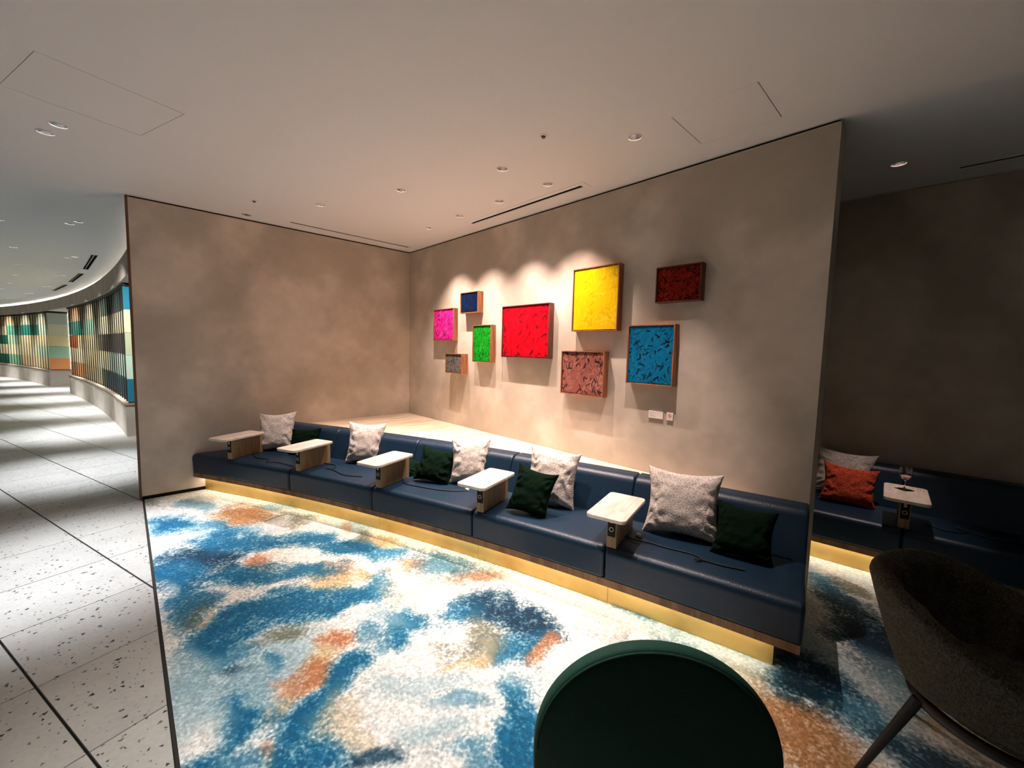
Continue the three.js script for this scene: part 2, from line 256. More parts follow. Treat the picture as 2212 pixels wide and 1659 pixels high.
// second alcove: gently curved wall, its hidden end wall, and the rest of the lounge out of frame
const C2 = [6.4, 16.27];
{
  const pts = [], a0 = Math.asin((2.9 - C2[0]) / 17.9), a1 = Math.asin((9 - C2[0]) / 17.9);
  for (let k = 0; k <= 40; k++) pts.push(arc(C2, 17.9, a0 + (a1 - a0) * k / 40));
  for (let k = 40; k >= 0; k--) pts.push(arc(C2, 18.02, a0 + (a1 - a0) * k / 40));
  const w = struct('wall_alcove', uvm(slab(pts, 0, H - 0.012), 3.2), PLASTER, 'plaster wall in shade behind the further bench');
  const top = []; for (let k = 0; k <= 40; k++) top.push(arc(C2, 17.895, a0 + (a1 - a0) * k / 40)); for (let k = 40; k >= 0; k--) top.push(arc(C2, 18, a0 + (a1 - a0) * k / 40));
  mesh('top_bead', slab(top, H - 0.012, H), PLASTER, w);
  struct('wall_side', uvm(box(2.9, 3.0, 0, H, -1.9, -0.15), 3.2), PLASTER, 'plaster end wall of the further alcove');
  struct('wall_back', box(-26, 9, 0, H, 8.9, 9), DARKROOM, 'far wall of the lounge');
  struct('wall_end', box(8.9, 9, 0, H, -3, 9), DARKROOM, 'end wall of the lounge');
  struct('wall_far', box(-26, -25.9, 0, H, -3, 9), DARKROOM, 'end wall of the corridor');
  struct('wall_rear', box(-26, 9, 0, H, -3, -2.9), DARKROOM, 'rear wall behind the alcoves');
}

// ceiling with the real openings of its downlights and slot diffusers
const DOWN = {
  wash: [[2.99, 0.44], [2.41, 0.45], [1.81, 0.45], [1.22, 0.44]],
  bench: [[3.87, 0.61], [2.93, 0.88], [1.99, 1.2], [1.07, 1.56], [0.17, 2.0]],
  carpet: [[3.95, 2.25]],
  alcove: [[4.99, -0.95]],
  corridor: [], screen: [],
};
for (const x of [1.24, -1.75, -4.7, -7.7, -10.7, -13.7, -16.7, -19.7]) { const a = cor(x), r = RC - 0.48; for (const s of [-0.1, 0.1]) DOWN.corridor.push(arc(CC, r + s * 0.36, a + s / r)); }
const SPRINK = [[3.47, 1.02], [0.72, 2.04]];
for (const x of [-2.3, -4.4, -6.5, -8.6, -10.7, -12.8, -15.6, -17.7, -19.8, -21.9]) DOWN.screen.push(arc(CC, RC - 1.07, cor(x)));   // wall washers facing the striped screens
const CAN = 0.043;
// slots: centre line from a to b, width, frame width
const SLOTS = [[[1.72, 0.225], [3.17, 0.225], 0.034, 0.13], [[0.25, 1.6], [0.25, 0.16], 0.036, 0.07], [[5.28, -1.31], [6.7, -1.36], 0.03, 0.1]];
for (const [x0, x1] of [[-4.08, -6.12], [-6.88, -8.9], [-9.7, -11.82]]) { const a = arc(CC, RC - 0.24, cor(x0)), b = arc(CC, RC - 0.24, cor(x1)); SLOTS.push([a, b, 0.07, 0.1]); }
const rect = ([ax, az], [bx, bz], w, e = 0) => { const l = Math.hypot(bx - ax, bz - az), dx = (bx - ax) / l, dz = (bz - az) / l, nx = -dz * w / 2, nz = dx * w / 2; return [[ax - dx * e + nx, az - dz * e + nz], [bx + dx * e + nx, bz + dz * e + nz], [bx + dx * e - nx, bz + dz * e - nz], [ax - dx * e - nx, az - dz * e - nz]]; };
const ring = (x, z, r, n = 24) => Array.from({ length: n }, (_, k) => [x + r * Math.cos(k / n * TAU), z + r * Math.sin(k / n * TAU)]);
// access hatches: outline corners
const HATCHES = [[[4.13, 0.24], [4.575, 0.24], [4.575, 0.665], [4.13, 0.665]], [[1.56, 2.85], [2.1, 2.67], [2.255, 3.24], [1.715, 3.42]]];
const grown = (q, d, e) => { const c = q.reduce((s, p) => [s[0] + p[0] / 4, s[1] + p[1] / 4], [0, 0]); const ux = [(q[1][0] - q[0][0]), (q[1][1] - q[0][1])], lu = Math.hypot(...ux), vx = [(q[3][0] - q[0][0]), (q[3][1] - q[0][1])], lv = Math.hypot(...vx); return q.map((p, k) => { const su = k === 1 || k === 2 ? 1 : -1, sv = k >= 2 ? 1 : -1; return [p[0] + su * d * ux[0] / lu + sv * e * vx[0] / lv, p[1] + su * d * ux[1] / lu + sv * e * vx[1] / lv]; }); };
{
  const holes = [];
  for (const k of ['wash', 'bench', 'carpet', 'alcove', 'corridor', 'screen']) for (const [x, z] of DOWN[k]) holes.push(ring(x, z, CAN));
  for (const [a, b, w] of SLOTS) holes.push(rect(a, b, w));
  for (const q of HATCHES) holes.push(q);
  struct('ceiling', slab([[-26, -3], [9, -3], [9, 9], [-26, 9]], H, H + 0.02, holes), CEILING, 'smooth matt white ceiling');
}
HATCHES.forEach((q, k) => {
  const h = thing('ceiling_hatch', k ? 'square flush access hatch in the ceiling beside the twin corridor downlights' : 'square flush access hatch in the ceiling near the end of the painting wall', 'hatch');
  mesh('panel', slab(grown(q, k ? -0.004 : -0.005, k ? -0.003 : -0.0012), H, H + 0.018), CEILING, h);
  mesh('frame', slab(grown(q, 0.02, 0.02), H + 0.021, H + 0.04), BLACK, h);
});

// ---------------------------------------------------------------- downlights
const reflector = new THREE.LatheGeometry([[0.041, 0], [0.0385, 0.012], [0.034, 0.03], [0.028, 0.05], [0.022, 0.068], [0.02, 0.08]].map(([r, y]) => new THREE.Vector2(r, y)), 32);
const trimRing = new THREE.LatheGeometry([[0.0405, 0.004], [0.0405, -0.0022], [0.0445, -0.0034], [0.049, -0.0012], [0.049, 0]].map(([r, y]) => new THREE.Vector2(r, y)), 32);
const lensDisc = new THREE.CylinderGeometry(0.02, 0.02, 0.004, 24); lensDisc.translate(0, 0.078, 0);
function downlight(x, z, label, group, cd, color, half, pen, aim, glow = 60) {
  const t = thing('downlight', label, 'light', [x, H, z], 0, group);
  mesh('trim_ring', trimRing, WHITEMETAL, t); mesh('reflector', reflector, CHROME, t);
  mesh('lens', lensDisc, std({ color: 0xffffff, emissive: new THREE.Color(color), emissiveIntensity: cd > 0 ? glow : 0, roughness: 0.4 }), t);
  if (cd > 0) {
    const l = new THREE.SpotLight(color, cd, 0, half, pen, 2); l.name = 'lamp'; l.position.set(0, -0.006, 0); l.castShadow = true; l.shadow.radius = 0.35;
    l.shadow.mapSize.set(1024, 1024); t.add(l); t.updateMatrixWorld(true);
    l.target.position.set(...(aim || [x, 0, z])); l.target.updateMatrixWorld();
  }
  return t;
}
DOWN.wash.forEach(([x, z], k) => downlight(x, z, `small round recessed downlight in the row by the painting wall, above the ${['yellow', 'red', 'green', 'magenta'][k]} painting`, 'downlights washing the painting wall', LEVEL.wash, WARM, 0.72, 0.75, [x, 0, z - 0.28]));
DOWN.bench.forEach(([x, z], k) => downlight(x, z, ['round recessed downlight nearest the end of the painting wall', 'small round recessed downlight high above the side table by the third pale cushion', 'small round recessed downlight high above the side table by the upright green cushion', 'small round recessed downlight high above the second side table from the left wall', 'unlit round recessed downlight close to the left plaster wall'][k], k && k < 4 ? 'downlights in an arc above the bench' : undefined, [LEVEL.bench * 0.8, LEVEL.bench, LEVEL.bench, LEVEL.bench * 0.8, 0][k], WARM, 0.56, 0.8));
for (const [x, z] of DOWN.carpet) downlight(x, z, 'round recessed downlight above the open carpet', 'downlights above the carpet', LEVEL.carpet, NEUTRAL, 0.66, 1);
for (const [x, z] of DOWN.alcove) downlight(x, z, 'round recessed downlight above the further bench in the dark alcove', undefined, LEVEL.alcove, WARM, 0.27, 0.8);
DOWN.corridor.forEach(([x, z], k) => downlight(x, z, k < 2 ? 'one of the close pair of round downlights beside the square ceiling hatch' : 'one of a close pair of small round downlights far down the corridor', 'paired corridor downlights', LEVEL.corridor / 2, COOL, 0.43, 0.9));
DOWN.screen.forEach(([x, z], k) => { const a = cor(x), [sx, sz] = arc(CC, RC + 0.05, k ? a - 0.01 : cor(-3.75)); downlight(x, z, 'tiny round downlight in the corridor ceiling in front of the striped screens', 'wall washers of the striped screens', LEVEL.screen, NEUTRAL, 0.62, 1, [sx, 1.35, sz]); });
// sprinkler caps
SPRINK.forEach(([x, z], k) => {
  const t = thing('sprinkler', k ? 'small grey sprinkler cap on the ceiling towards the left plaster wall' : 'small grey sprinkler cap on the ceiling above the painting end of the bench', 'sprinkler', [x, H, z]);
  mesh('cover_ring', new THREE.LatheGeometry([[0.028, 0], [0.026, -0.004], [0.016, -0.006], [0.015, 0]].map(([r, y]) => new THREE.Vector2(r, y)), 20), WHITEMETAL, t);
  const n = new THREE.LatheGeometry([[0, -0.016], [0.01, -0.015], [0.013, -0.01], [0.012, 0]].map(([r, y]) => new THREE.Vector2(r, y)), 16); mesh('cap', n, std({ color: 0x6b675f, roughness: 0.5, metalness: 0.5 }), t);
});
// slot diffusers
SLOTS.forEach(([a, b, w, fw], k) => {
  const t = thing('slot_diffuser', ['long narrow air slot in the ceiling along the painting wall', 'long narrow air slot in the ceiling along the left plaster wall', 'long narrow air slot in the ceiling of the dark alcove', 'black air slot in the corridor ceiling, nearest the plaster wall', 'black air slot in the corridor ceiling, second from the plaster wall', 'black air slot in the corridor ceiling, third from the plaster wall'][k], 'air vent');
  const outer = rect(a, b, fw, fw * 0.45), inner = rect(a, b, w + 0.006, 0.003);
  const fr = slab(outer, H - 0.003, H, [inner]); mesh('frame', fr, CEILING, t);
  mesh('duct', mergeGeometries([slab(rect(a, b, w + 0.03, 0.02), H + 0.07, H + 0.08), slab(rect(a, b, w + 0.03, 0.02), H + 0.021, H + 0.07, [rect(a, b, w, 0)])].map((g) => g.toNonIndexed ? (g.index ? g.toNonIndexed() : g) : g)), BLACK, t);
  mesh('liner', slab(rect(a, b, w - 0.001, -0.0005), H + 0.0006, H + 0.021, [rect(a, b, w - 0.005, -0.0025)]), BLACK, t);
  mesh('blade', slab(rect(a, b, 0.006, -0.01), H + 0.006, H + 0.02), k < 3 ? BLACK : WHITEMETAL, t);
});

// ================================================================ curved corridor screens
const arcStrip = (c, r0, r1, a0, a1, y0, y1, n = 24) => { const p = []; for (let k = 0; k <= n; k++) p.push(arc(c, r0, a0 + (a1 - a0) * k / n)); for (let k = n; k >= 0; k--) p.push(arc(c, r1, a0 + (a1 - a0) * k / n)); return slab(p, y0, y1); };
const STONE = std({ map: plasterMap([172, 164, 150], [192, 182, 168]), roughness: 0.8 });
const STONECAP = std({ color: 0xa08f7a, roughness: 0.6 });
const SOFFIT = std({ map: plasterMap([186, 176, 162], [196, 186, 172]), roughness: 0.9 });
const FIN = std({ color: 0x232019, roughness: 0.6 });
const gloss = {};                                         // glossy coloured panels, one material to a colour
const glass = (c) => gloss[c] ??= phys({ color: new THREE.Color(c), roughness: 0.3, clearcoat: 0.4, clearcoatRoughness: 0.2 });
const BANDS = [2.42, 2.06, 1.69, 1.33, 0.94, 0.57];
{
  const s = struct('trim_2', uvm(arcStrip(CC, RC, RC + 0.12, cor(-24.5), cor(-0.16), 2.48, 2.8, 60), 3.2), SOFFIT, 'curved stone-coloured soffit above the striped screens');
  mesh('soffit_return', arcStrip(CC, RC + 0.12, RC + 1.0, cor(-24.5), cor(-0.16), 2.48, 2.52, 60), SOFFIT, s);
  mesh('cove_light', arcStrip(CC, RC + 0.14, RC + 0.17, cor(-24), cor(-0.6), 2.6, 2.612, 60), std({ color: 0xffffff, emissive: new THREE.Color(NEUTRAL), emissiveIntensity: 3 }), s);
  struct('wall_cove', arcStrip(CC, RC + 1.0, RC + 1.05, cor(-24.5), cor(-0.16), 0, H, 60), CEILING, 'white wall hidden behind the striped screens');
  for (let k = 0; k < 12; k++) {
    const x = -1.25 - 1.9 * k, a = cor(x), [px, pz] = arc(CC, RC + 0.155, a);
    const l = new THREE.RectAreaLight(NEUTRAL, LEVEL.cove, 1.85, 0.06); l.name = 'cove_lamp'; l.position.set(px, 2.618, pz); l.rotation.set(Math.PI / 2, -a, 0, 'YXZ'); scene.add(l);
  }
}
function screen(x0, x1, label, rows, ends, n) {
  const a0 = cor(x0), a1 = cor(x1), t = thing('striped_screen', label, 'screen');
  mesh('stone_base', uvm(arcStrip(CC, RC, RC + 0.5, a0, a1, 0, 0.52), 3.2), STONE, t);
  mesh('base_cap', arcStrip(CC, RC - 0.02, RC + 0.52, a0 + 0.0003, a1 - 0.0003, 0.52, 0.55), STONECAP, t);
  mesh('head_rail', arcStrip(CC, RC + 0.03, RC + 0.5, a0, a1, 2.43, 2.48), FIN, t);
  for (let i = 0; i < n; i++) {
    const b0 = a0 + (a1 - a0) * i / n, b1 = a0 + (a1 - a0) * (i + 1) / n;
    for (let r = 0; r < 5; r++) mesh('colour_panel', arcStrip(CC, RC + 0.05, RC + 0.08, b0 + 0.00002, b1 - 0.00002, BANDS[r + 1] + 0.002, BANDS[r] - 0.002, 1), glass(rows[r]((i + 0.5) / n)), t);
    mesh('fin', arcStrip(CC, RC + 0.035, RC + 0.05, b0 - 0.00018, b0 + 0.00018, 0.55, 2.43, 1), FIN, t);
  }
  const [ex, ez] = arc(CC, RC + 0.03, a0);               // flat end panels facing the lounge
  for (let r = 0; r < 5; r++) mesh('end_panel', box(ex, ex + 0.02, BANDS[r + 1] + 0.002, BANDS[r] - 0.002, ez - 0.46, ez), glass(ends[r]), t);
  return t;
}
const pick = (...stops) => (u) => { let c = stops[0][1]; for (const [at, col] of stops) if (u >= at) c = col; return c; };   // u runs from the lounge end to the far end
screen(-3.75, -12.13, 'near curved screen of striped colour panels and dark fins on a stone base', [
  pick([0, '#24423f'], [0.3, '#4c6656'], [0.42, '#b9b48c'], [0.55, '#d8c096'], [0.75, '#dcae80']),
  pick([0, '#ecdcae'], [0.42, '#d2d4b0'], [0.55, '#9cc0aa'], [0.78, '#2f8574']),
  pick([0, '#4c4034'], [0.4, '#7a6c50'], [0.5, '#e6d29c'], [0.85, '#b06030']),
  pick([0, '#c4dcc8'], [0.3, '#e8e0b4'], [0.5, '#efdfae']),
  pick([0, '#1c4650'], [0.36, '#55604e'], [0.46, '#dcc28e'], [0.75, '#c98e5a'])], ['#2d86a0', '#ece0ba', '#c2cba6', '#c6dfcb', '#23738f'], 27);
screen(-14.9, -24, 'far curved screen of striped colour panels beyond the brown door', [
  pick([0, '#c9c8a4'], [0.4, '#e2c896'], [0.6, '#d9b888']),
  pick([0, '#bcd0b4'], [0.15, '#2f8574'], [0.4, '#66b090'], [0.6, '#ecdcae']),
  pick([0, '#ead8a2'], [0.4, '#b6d2a8'], [0.6, '#1f6f5a']),
  pick([0, '#c0d8b4'], [0.2, '#ecdfae'], [0.55, '#f0e2b2']),
  pick([0, '#e8cf9c'], [0.4, '#86b48c'], [0.6, '#1f6a54'])], ['#b6c4b0', '#d9d6b4', '#ead9a2', '#98bfa0', '#d68a54'], 27);
{
  const d = struct('door_1', box(-14.96, -14.9, 0, 2.48, 3.3, 4.2), std({ map: woodMap([104, 66, 40], [82, 50, 30], 20, 31), roughness: 0.5 }), 'brown timber door between the striped screens');
  mesh('door_handle', box(-14.9, -14.86, 0.95, 1.15, 3.4, 3.43), CHROME, d);
  const s = tag(mesh('strip_light', box(-14.9, -14.87, 0.57, 2.46, 4.215, 4.3), std({ color: 0xffffff, emissive: new THREE.Color(0xffffff), emissiveIntensity: 2.2 })), 'tall white glowing strip light beside the brown door', 'light');
  const l = new THREE.RectAreaLight(0xffffff, 3, 0.085, 1.88); l.name = 'strip_lamp'; l.position.set(-14.865, 1.51, 4.257); l.lookAt(0, 1.51, 4.257); scene.add(l);
}

// ================================================================ benches
// rounded section swept along an arc: section(inset) gives [r, y] points, start(r) the angle where it begins
function sweep(c, section, a0, a1, round, steps = 18) {
  const rows = [], L = 17.5, n = 5;
  const at = (off, inset, fromEnd) => section(inset).map(([r, y]) => {
    const s = typeof a0 === 'function' ? a0(r) : a0, a = fromEnd ? a1 - off / L : s + off / L, [x, z] = arc(c, r, a); return [x, y, z];
  });
  for (let k = 0; k <= n; k++) { const q = k / n * Math.PI / 2; rows.push(at(round * (1 - Math.sin(q)) * 0 + round * (1 - Math.cos(q)), round * (1 - Math.sin(q)), false)); }
  const lo = rows[rows.length - 1];
  const mid = (t) => section(0).map(([r, y]) => { const s = (typeof a0 === 'function' ? a0(r) : a0) + round / L, e = a1 - round / L, [x, z] = arc(c, r, s + (e - s) * t); return [x, y, z]; });
  for (let k = 1; k < steps; k++) rows.push(mid(k / steps));
  for (let k = n; k >= 0; k--) { const q = k / n * Math.PI / 2; rows.push(at(round * (1 - Math.cos(q)), round * (1 - Math.sin(q)), true)); }
  return outward(grid(rows, true, true));
}
// rounded polygon section: corners [r, y, radius]
function roundedPoly(corners, inset) {
  const out = [], n = corners.length, c = [0, 0]; corners.forEach((p) => { c[0] += p[0] / n; c[1] += p[1] / n; });
  for (let i = 0; i < n; i++) {
    const P = corners[i], A = corners[(i + n - 1) % n], B = corners[(i + 1) % n], R = P[2];
    const ua = [A[0] - P[0], A[1] - P[1]], la = Math.hypot(...ua), ub = [B[0] - P[0], B[1] - P[1]], lb = Math.hypot(...ub);
    const p0 = [P[0] + ua[0] / la * R, P[1] + ua[1] / la * R], p1 = [P[0] + ub[0] / lb * R, P[1] + ub[1] / lb * R];
    for (let k = 0; k <= 5; k++) { const t = k / 5, s = 1 - t; out.push([s * s * p0[0] + 2 * s * t * P[0] + t * t * p1[0], s * s * p0[1] + 2 * s * t * P[1] + t * t * p1[1]]); }
  }
  if (inset) for (const p of out) { const dx = p[0] - c[0], dy = p[1] - c[1], l = Math.hypot(dx, dy), k = Math.max(0.2, 1 - inset / l); p[0] = c[0] + dx * k; p[1] = c[1] + dy * k; }
  return out;
}
function bench(label, c, r, joints, startAtWall, kickEnd, top) {
  // r: radius of the seat front; joints: angles of the cushion seams, from left to right
  const t = thing('banquette_bench', label, 'bench');
  const seatSec = (i) => roundedPoly([[r, 0.2, 0.02], [r - 0.008, 0.4, 0.05], [r + 0.3, 0.408, 0.2], [r + 0.52, 0.4, 0.03], [r + 0.52, 0.2, 0.02]], i);
  const backSec = (i) => roundedPoly([[r + 0.44, 0.3, 0.03], [r + 0.595, top, 0.05], [r + 0.752, top, 0.03], [r + 0.752, 0.2, 0.02], [r + 0.44, 0.2, 0.02]], i);
  const wallAt = (rr) => Math.asin((0.004 - c[0]) / rr);
  for (let k = 0; k < joints.length - 1; k++) {
    const a0 = k === 0 && startAtWall ? wallAt : joints[k] + 0.00012, a1 = joints[k + 1] - 0.00012;
    mesh('seat_cushion', uvm(sweep(c, seatSec, a0, a1, 0.022), 0.3), LEATHER, t);
    mesh('back_cushion', uvm(sweep(c, backSec, a0, a1, 0.016), 0.3), LEATHER, t);
    // underframe, kick panel and glow of this module
    const f0 = typeof a0 === 'function' ? wallAt(r + 0.09) : joints[k], f1 = k === joints.length - 2 ? kickEnd : joints[k + 1];
    mesh('kick_panel', uvm(arcStrip(c, r + 0.093, r + 0.105, f0 + 0.00006, f1 - 0.00006, 0.002, 0.155, 10), 1.1), BRASS, t);
    const am = (f0 + f1) / 2, len = (f1 - f0) * (r + 0.05), [lx, lz] = arc(c, r + 0.058, am);
    mesh('glow_strip', arcStrip(c, r + 0.052, r + 0.064, f0 + 0.0006, f1 - 0.0006, 0.15, 0.1548, 8), std({ color: 0xffffff, emissive: new THREE.Color(0xfff2d8), emissiveIntensity: 3 }), t);
    const l = new THREE.RectAreaLight(0xfff0d6, LEVEL.kick, len - 0.03, 0.014); l.name = 'kick_lamp'; l.position.set(lx, 0.148, lz); l.rotation.set(-Math.PI / 2, -am, 0, 'YXZ'); t.add(l);
  }
  const s0 = startAtWall ? null : joints[0], s1 = joints[joints.length - 1];
  const strip = (r0, r1) => { const p = [], n = 40; for (let k = 0; k <= n; k++) { const a = (s0 ?? wallAt(r0)); p.push(arc(c, r0, a + (s1 - 0.0006 - a) * k / n)); } for (let k = n; k >= 0; k--) { const a = (s0 ?? wallAt(r1)); p.push(arc(c, r1, a + (s1 - 0.0006 - a) * k / n)); } return p; };
  mesh('base_board', uvm(slab(strip(r + 0.006, r + 0.752), 0.155, 0.2), 0.8), OAKLIP, t);
  mesh('plinth', slab((() => { const p = [], n = 40, e = kickEnd; for (let k = 0; k <= n; k++) { const a = s0 ?? wallAt(r + 0.106); p.push(arc(c, r + 0.106, a + (e - 0.0002 - a) * k / n)); } for (let k = n; k >= 0; k--) { const a = s0 ?? wallAt(r + 0.74); p.push(arc(c, r + 0.74, a + (e - 0.0002 - a) * k / n)); } return p; })(), 0.002, 0.155), BLACK, t);
  return t;
}
const RS = 17.325;
const J1 = [-28.4, -23.95, -20.68, -17.42, -14.19, -10.96].map(deg);
bench('long curved navy leather banquette with brass kick below the paintings', CB, RS, J1, true, deg(-11.33), 0.675);
const R2 = 17.13, J2 = [3.2, 4.2, 5.2, 6.22, 7.25].map((x) => Math.asin((x - C2[0]) / R2));
bench('navy leather banquette with brass kick in the dark further alcove', C2, R2, J2, false, J2[4] - 0.004, 0.7);

// boxed timber ledge filling the corner behind the long bench
{
  const p = [[0.002, 0.002]]; const rr = RS + 0.754; const aEnd = Math.asin((4.7 - CB[0]) / rr);
  const ze = (x) => CB[1] - Math.sqrt(rr * rr - (x - CB[0]) ** 2);
  const line = []; for (let k = 0; k <= 30; k++) { const x = 0.002 + (4.68 - 0.002) * k / 30; line.push([x, ze(x)]); }
  const poly = [[0.002, 0.002], ...line.filter(([, z]) => z > 0.004)]; const last = poly[poly.length - 1]; poly.push([last[0] + 0.1, 0.002]);
  tag(mesh('timber_ledge', uvm(slab(poly, 0.002, 0.611), 1.1), ASH), 'pale wooden triangular ledge filling the corner behind the long bench', 'ledge');
}

// ================================================================ little tables fixed to the benches
const roundRect = (x0, x1, z0, z1, r) => { const p = []; for (const [cx, cz, s] of [[x1 - r, z1 - r, 0], [x0 + r, z1 - r, 1], [x0 + r, z0 + r, 2], [x1 - r, z0 + r, 3]]) for (let k = 0; k <= 6; k++) { const a = (s + k / 6) * Math.PI / 2; p.push([cx + r * Math.cos(a), cz + r * Math.sin(a)]); } return p; };
function sideTable(px, pz, c, label, outletSide = true) {
  // origin at the foot of the pedestal, local +z towards the room
  const t = thing('side_table', label, 'table', [px, 0.4, pz], Math.atan2(c[0] - px, c[1] - pz), undefined);
  const outline = roundRect(-0.116, 0.116, -0.31, 0.135, 0.03);
  const sh = new THREE.Shape(outline.map(([x, z]) => new THREE.Vector2(x, -z)));
  const g = new THREE.ExtrudeGeometry(sh, { depth: 0.012, bevelEnabled: true, bevelThickness: 0.005, bevelSize: 0.005, bevelOffset: -0.005, bevelSegments: 3 }); g.rotateX(-Math.PI / 2); g.translate(0, 0.213, 0);
  mesh('tabletop', uvm(g, 0.9), TABLETOP, t);
  const ped = new THREE.BoxGeometry(0.058, 0.2075, 0.345); ped.translate(0, 0.1037 , -0.1725);
  const pd = mesh('pedestal', uvm(ped, 0.7), OAK, t);
  const o = mesh('power_outlet', rbox(0.046, 0.13, 0.006, 0.002, 0, 0.132, 0.002, 2), BLACK, t);
  for (const y of [0.152, 0.166]) mesh('usb_port', box(-0.008, 0.008, y, y + 0.008, 0.005, 0.0056), WHITEMETAL, o);
  mesh('socket', new THREE.TorusGeometry(0.012, 0.0016, 8, 20).translate(0, 0.112, 0.005), WHITEMETAL, o);
  return t;
}
const tableAt = (c, r, x) => { const a = Math.asin((x - c[0]) / r); return arc(c, r, a); };
[[0.472, 'wood-topped side table beside the left plaster wall'], [1.305, 'wood-topped side table between the two pale cushions nearest the left wall'], [2.187, 'wood-topped side table left of the upright green cushion'], [3.118, 'wood-topped side table right in front of the third pale cushion'], [4.032, 'wood-topped side table left of the largest pale cushion']].forEach(([x, l]) => { const [px, pz] = tableAt(CB, RS + 0.012, x); sideTable(px, pz, CB, l); });
{ const [px, pz] = tableAt(C2, R2 + 0.03, 5.2); sideTable(px, pz, C2, 'side table carrying a wine glass in the dark further alcove'); }

// wine glass on a dark coaster
{
  const gx = 5.18, gz = -1.02, gy = 0.6345;
  const co = new THREE.Shape([[0, 0.055], [0.055, 0], [0, -0.055], [-0.055, 0]].map(([x, y]) => new THREE.Vector2(x, y)));
  const cg = new THREE.ExtrudeGeometry(co, { depth: 0.0015, bevelEnabled: false }); cg.rotateX(-Math.PI / 2);
  const c = tag(mesh('coaster', cg, std({ color: 0x2a211d, roughness: 0.9 })), 'dark diamond-laid coaster under the wine glass', 'coaster'); c.position.set(gx, 0.6305, gz); c.rotation.y = 0.1;
  const g = thing('wine_glass', 'stemmed wine glass with a little blush wine on a coaster', 'glass', [gx, gy - 0.0022, gz]);
  const GL = phys({ color: 0xffffff, transmission: 1, thickness: 0.004, ior: 1.5, roughness: 0.02 });
  mesh('bowl', new THREE.LatheGeometry([[0.0035, 0.001], [0.031, 0], [0.032, 0.0015], [0.012, 0.004], [0.004, 0.009], [0.0032, 0.03], [0.0034, 0.058], [0.008, 0.066], [0.022, 0.079], [0.032, 0.095], [0.036, 0.113], [0.036, 0.13], [0.032, 0.158], [0.0312, 0.158], [0.0352, 0.13], [0.0352, 0.113], [0.0312, 0.0955], [0.021, 0.08], [0.006, 0.068], [0.0001, 0.066]].map(([r, y]) => new THREE.Vector2(r, y)), 40), GL, g);
  mesh('wine', new THREE.LatheGeometry([[0.0001, 0.0664], [0.006, 0.0684], [0.0208, 0.0804], [0.0306, 0.0954], [0.0312, 0.0965], [0.0001, 0.0965]].map(([r, y]) => new THREE.Vector2(r, y)), 32), phys({ color: 0xe9a38c, transmission: 0.3, thickness: 0.03, ior: 1.34, roughness: 0.05, attenuationColor: new THREE.Color(0xe88f78), attenuationDistance: 0.05 }), g);
}

// ================================================================ cushions
function pillowGeo(w, h, d, seed, wr = 1) {
  const N = 34, faces = [];
  const hn = (u, v) => fbm(u * 3.1 + seed * 7.3, v * 3.1 + seed * 3.7, 256, 3) - 0.5;
  const point = (u, v, s) => {
    const eu = 1 - 0.15 * Math.pow(Math.abs(u), 2) * (1 - v * v), ev = 1 - 0.15 * Math.pow(Math.abs(v), 2) * (1 - u * u);
    const x = w / 2 * u * eu, y = h / 2 * v * ev;
    const e = Math.max(0, (1 - Math.pow(Math.abs(u), 2.6)) * (1 - Math.pow(Math.abs(v), 2.6)));
    let z = d / 2 * Math.pow(e, 0.5);
    // creases pulled in from the edges, and a slight sag
    const cr = Math.sin((v * 5.5 + u * (1.5 + seed % 3) + 5 * hn(u, v)) * 2.2) * smooth(0.15, 0.95, Math.abs(u)) * 0.012;
    z += wr * (cr * Math.pow(e, 0.35) + 0.016 * hn(u * 1.6 + 9, v * 1.6) * Math.pow(e, 0.5)); z *= 1 - 0.14 * v;
    return [x, y + h / 2, s * Math.max(z, 0) + 0.012 * hn(u * 0.8, v * 0.8 + 3) * (u * u + v * v) * 0.5];
  };
  const geos = [];
  for (const s of [1, -1]) { const rows = []; for (let i = 0; i <= N; i++) { const r = []; for (let j = 0; j <= N; j++) { const q = (k) => { const t = k / N * 2 - 1; return Math.sign(t) * (1 - Math.pow(1 - Math.abs(t), 1.35)); }; r.push(point(q(i) , q(j), s)); } rows.push(r); } geos.push(grid(rows)); }
  for (let k = 0; k < 2; k++) { const g = geos[k], ix = g.index; const a = new THREE.Vector3(); const m = (N >> 1) * (N + 1) + (N >> 1); a.fromBufferAttribute(g.attributes.normal, m); if ((k === 0) !== (a.z > 0)) for (let i = 0; i < ix.count; i += 3) { const t = ix.getX(i); ix.setX(i, ix.getX(i + 1)); ix.setX(i + 1, t); } }
  const g = mergeVertices(mergeGeometries(geos), 1e-5); g.computeVertexNormals();
  const p = g.attributes.position, uv = new Float32Array(p.count * 2); for (let i = 0; i < p.count; i++) { uv[2 * i] = p.getX(i) / 0.3; uv[2 * i + 1] = p.getY(i) / 0.3; } g.setAttribute('uv', new THREE.BufferAttribute(uv, 2));
  return g;
}
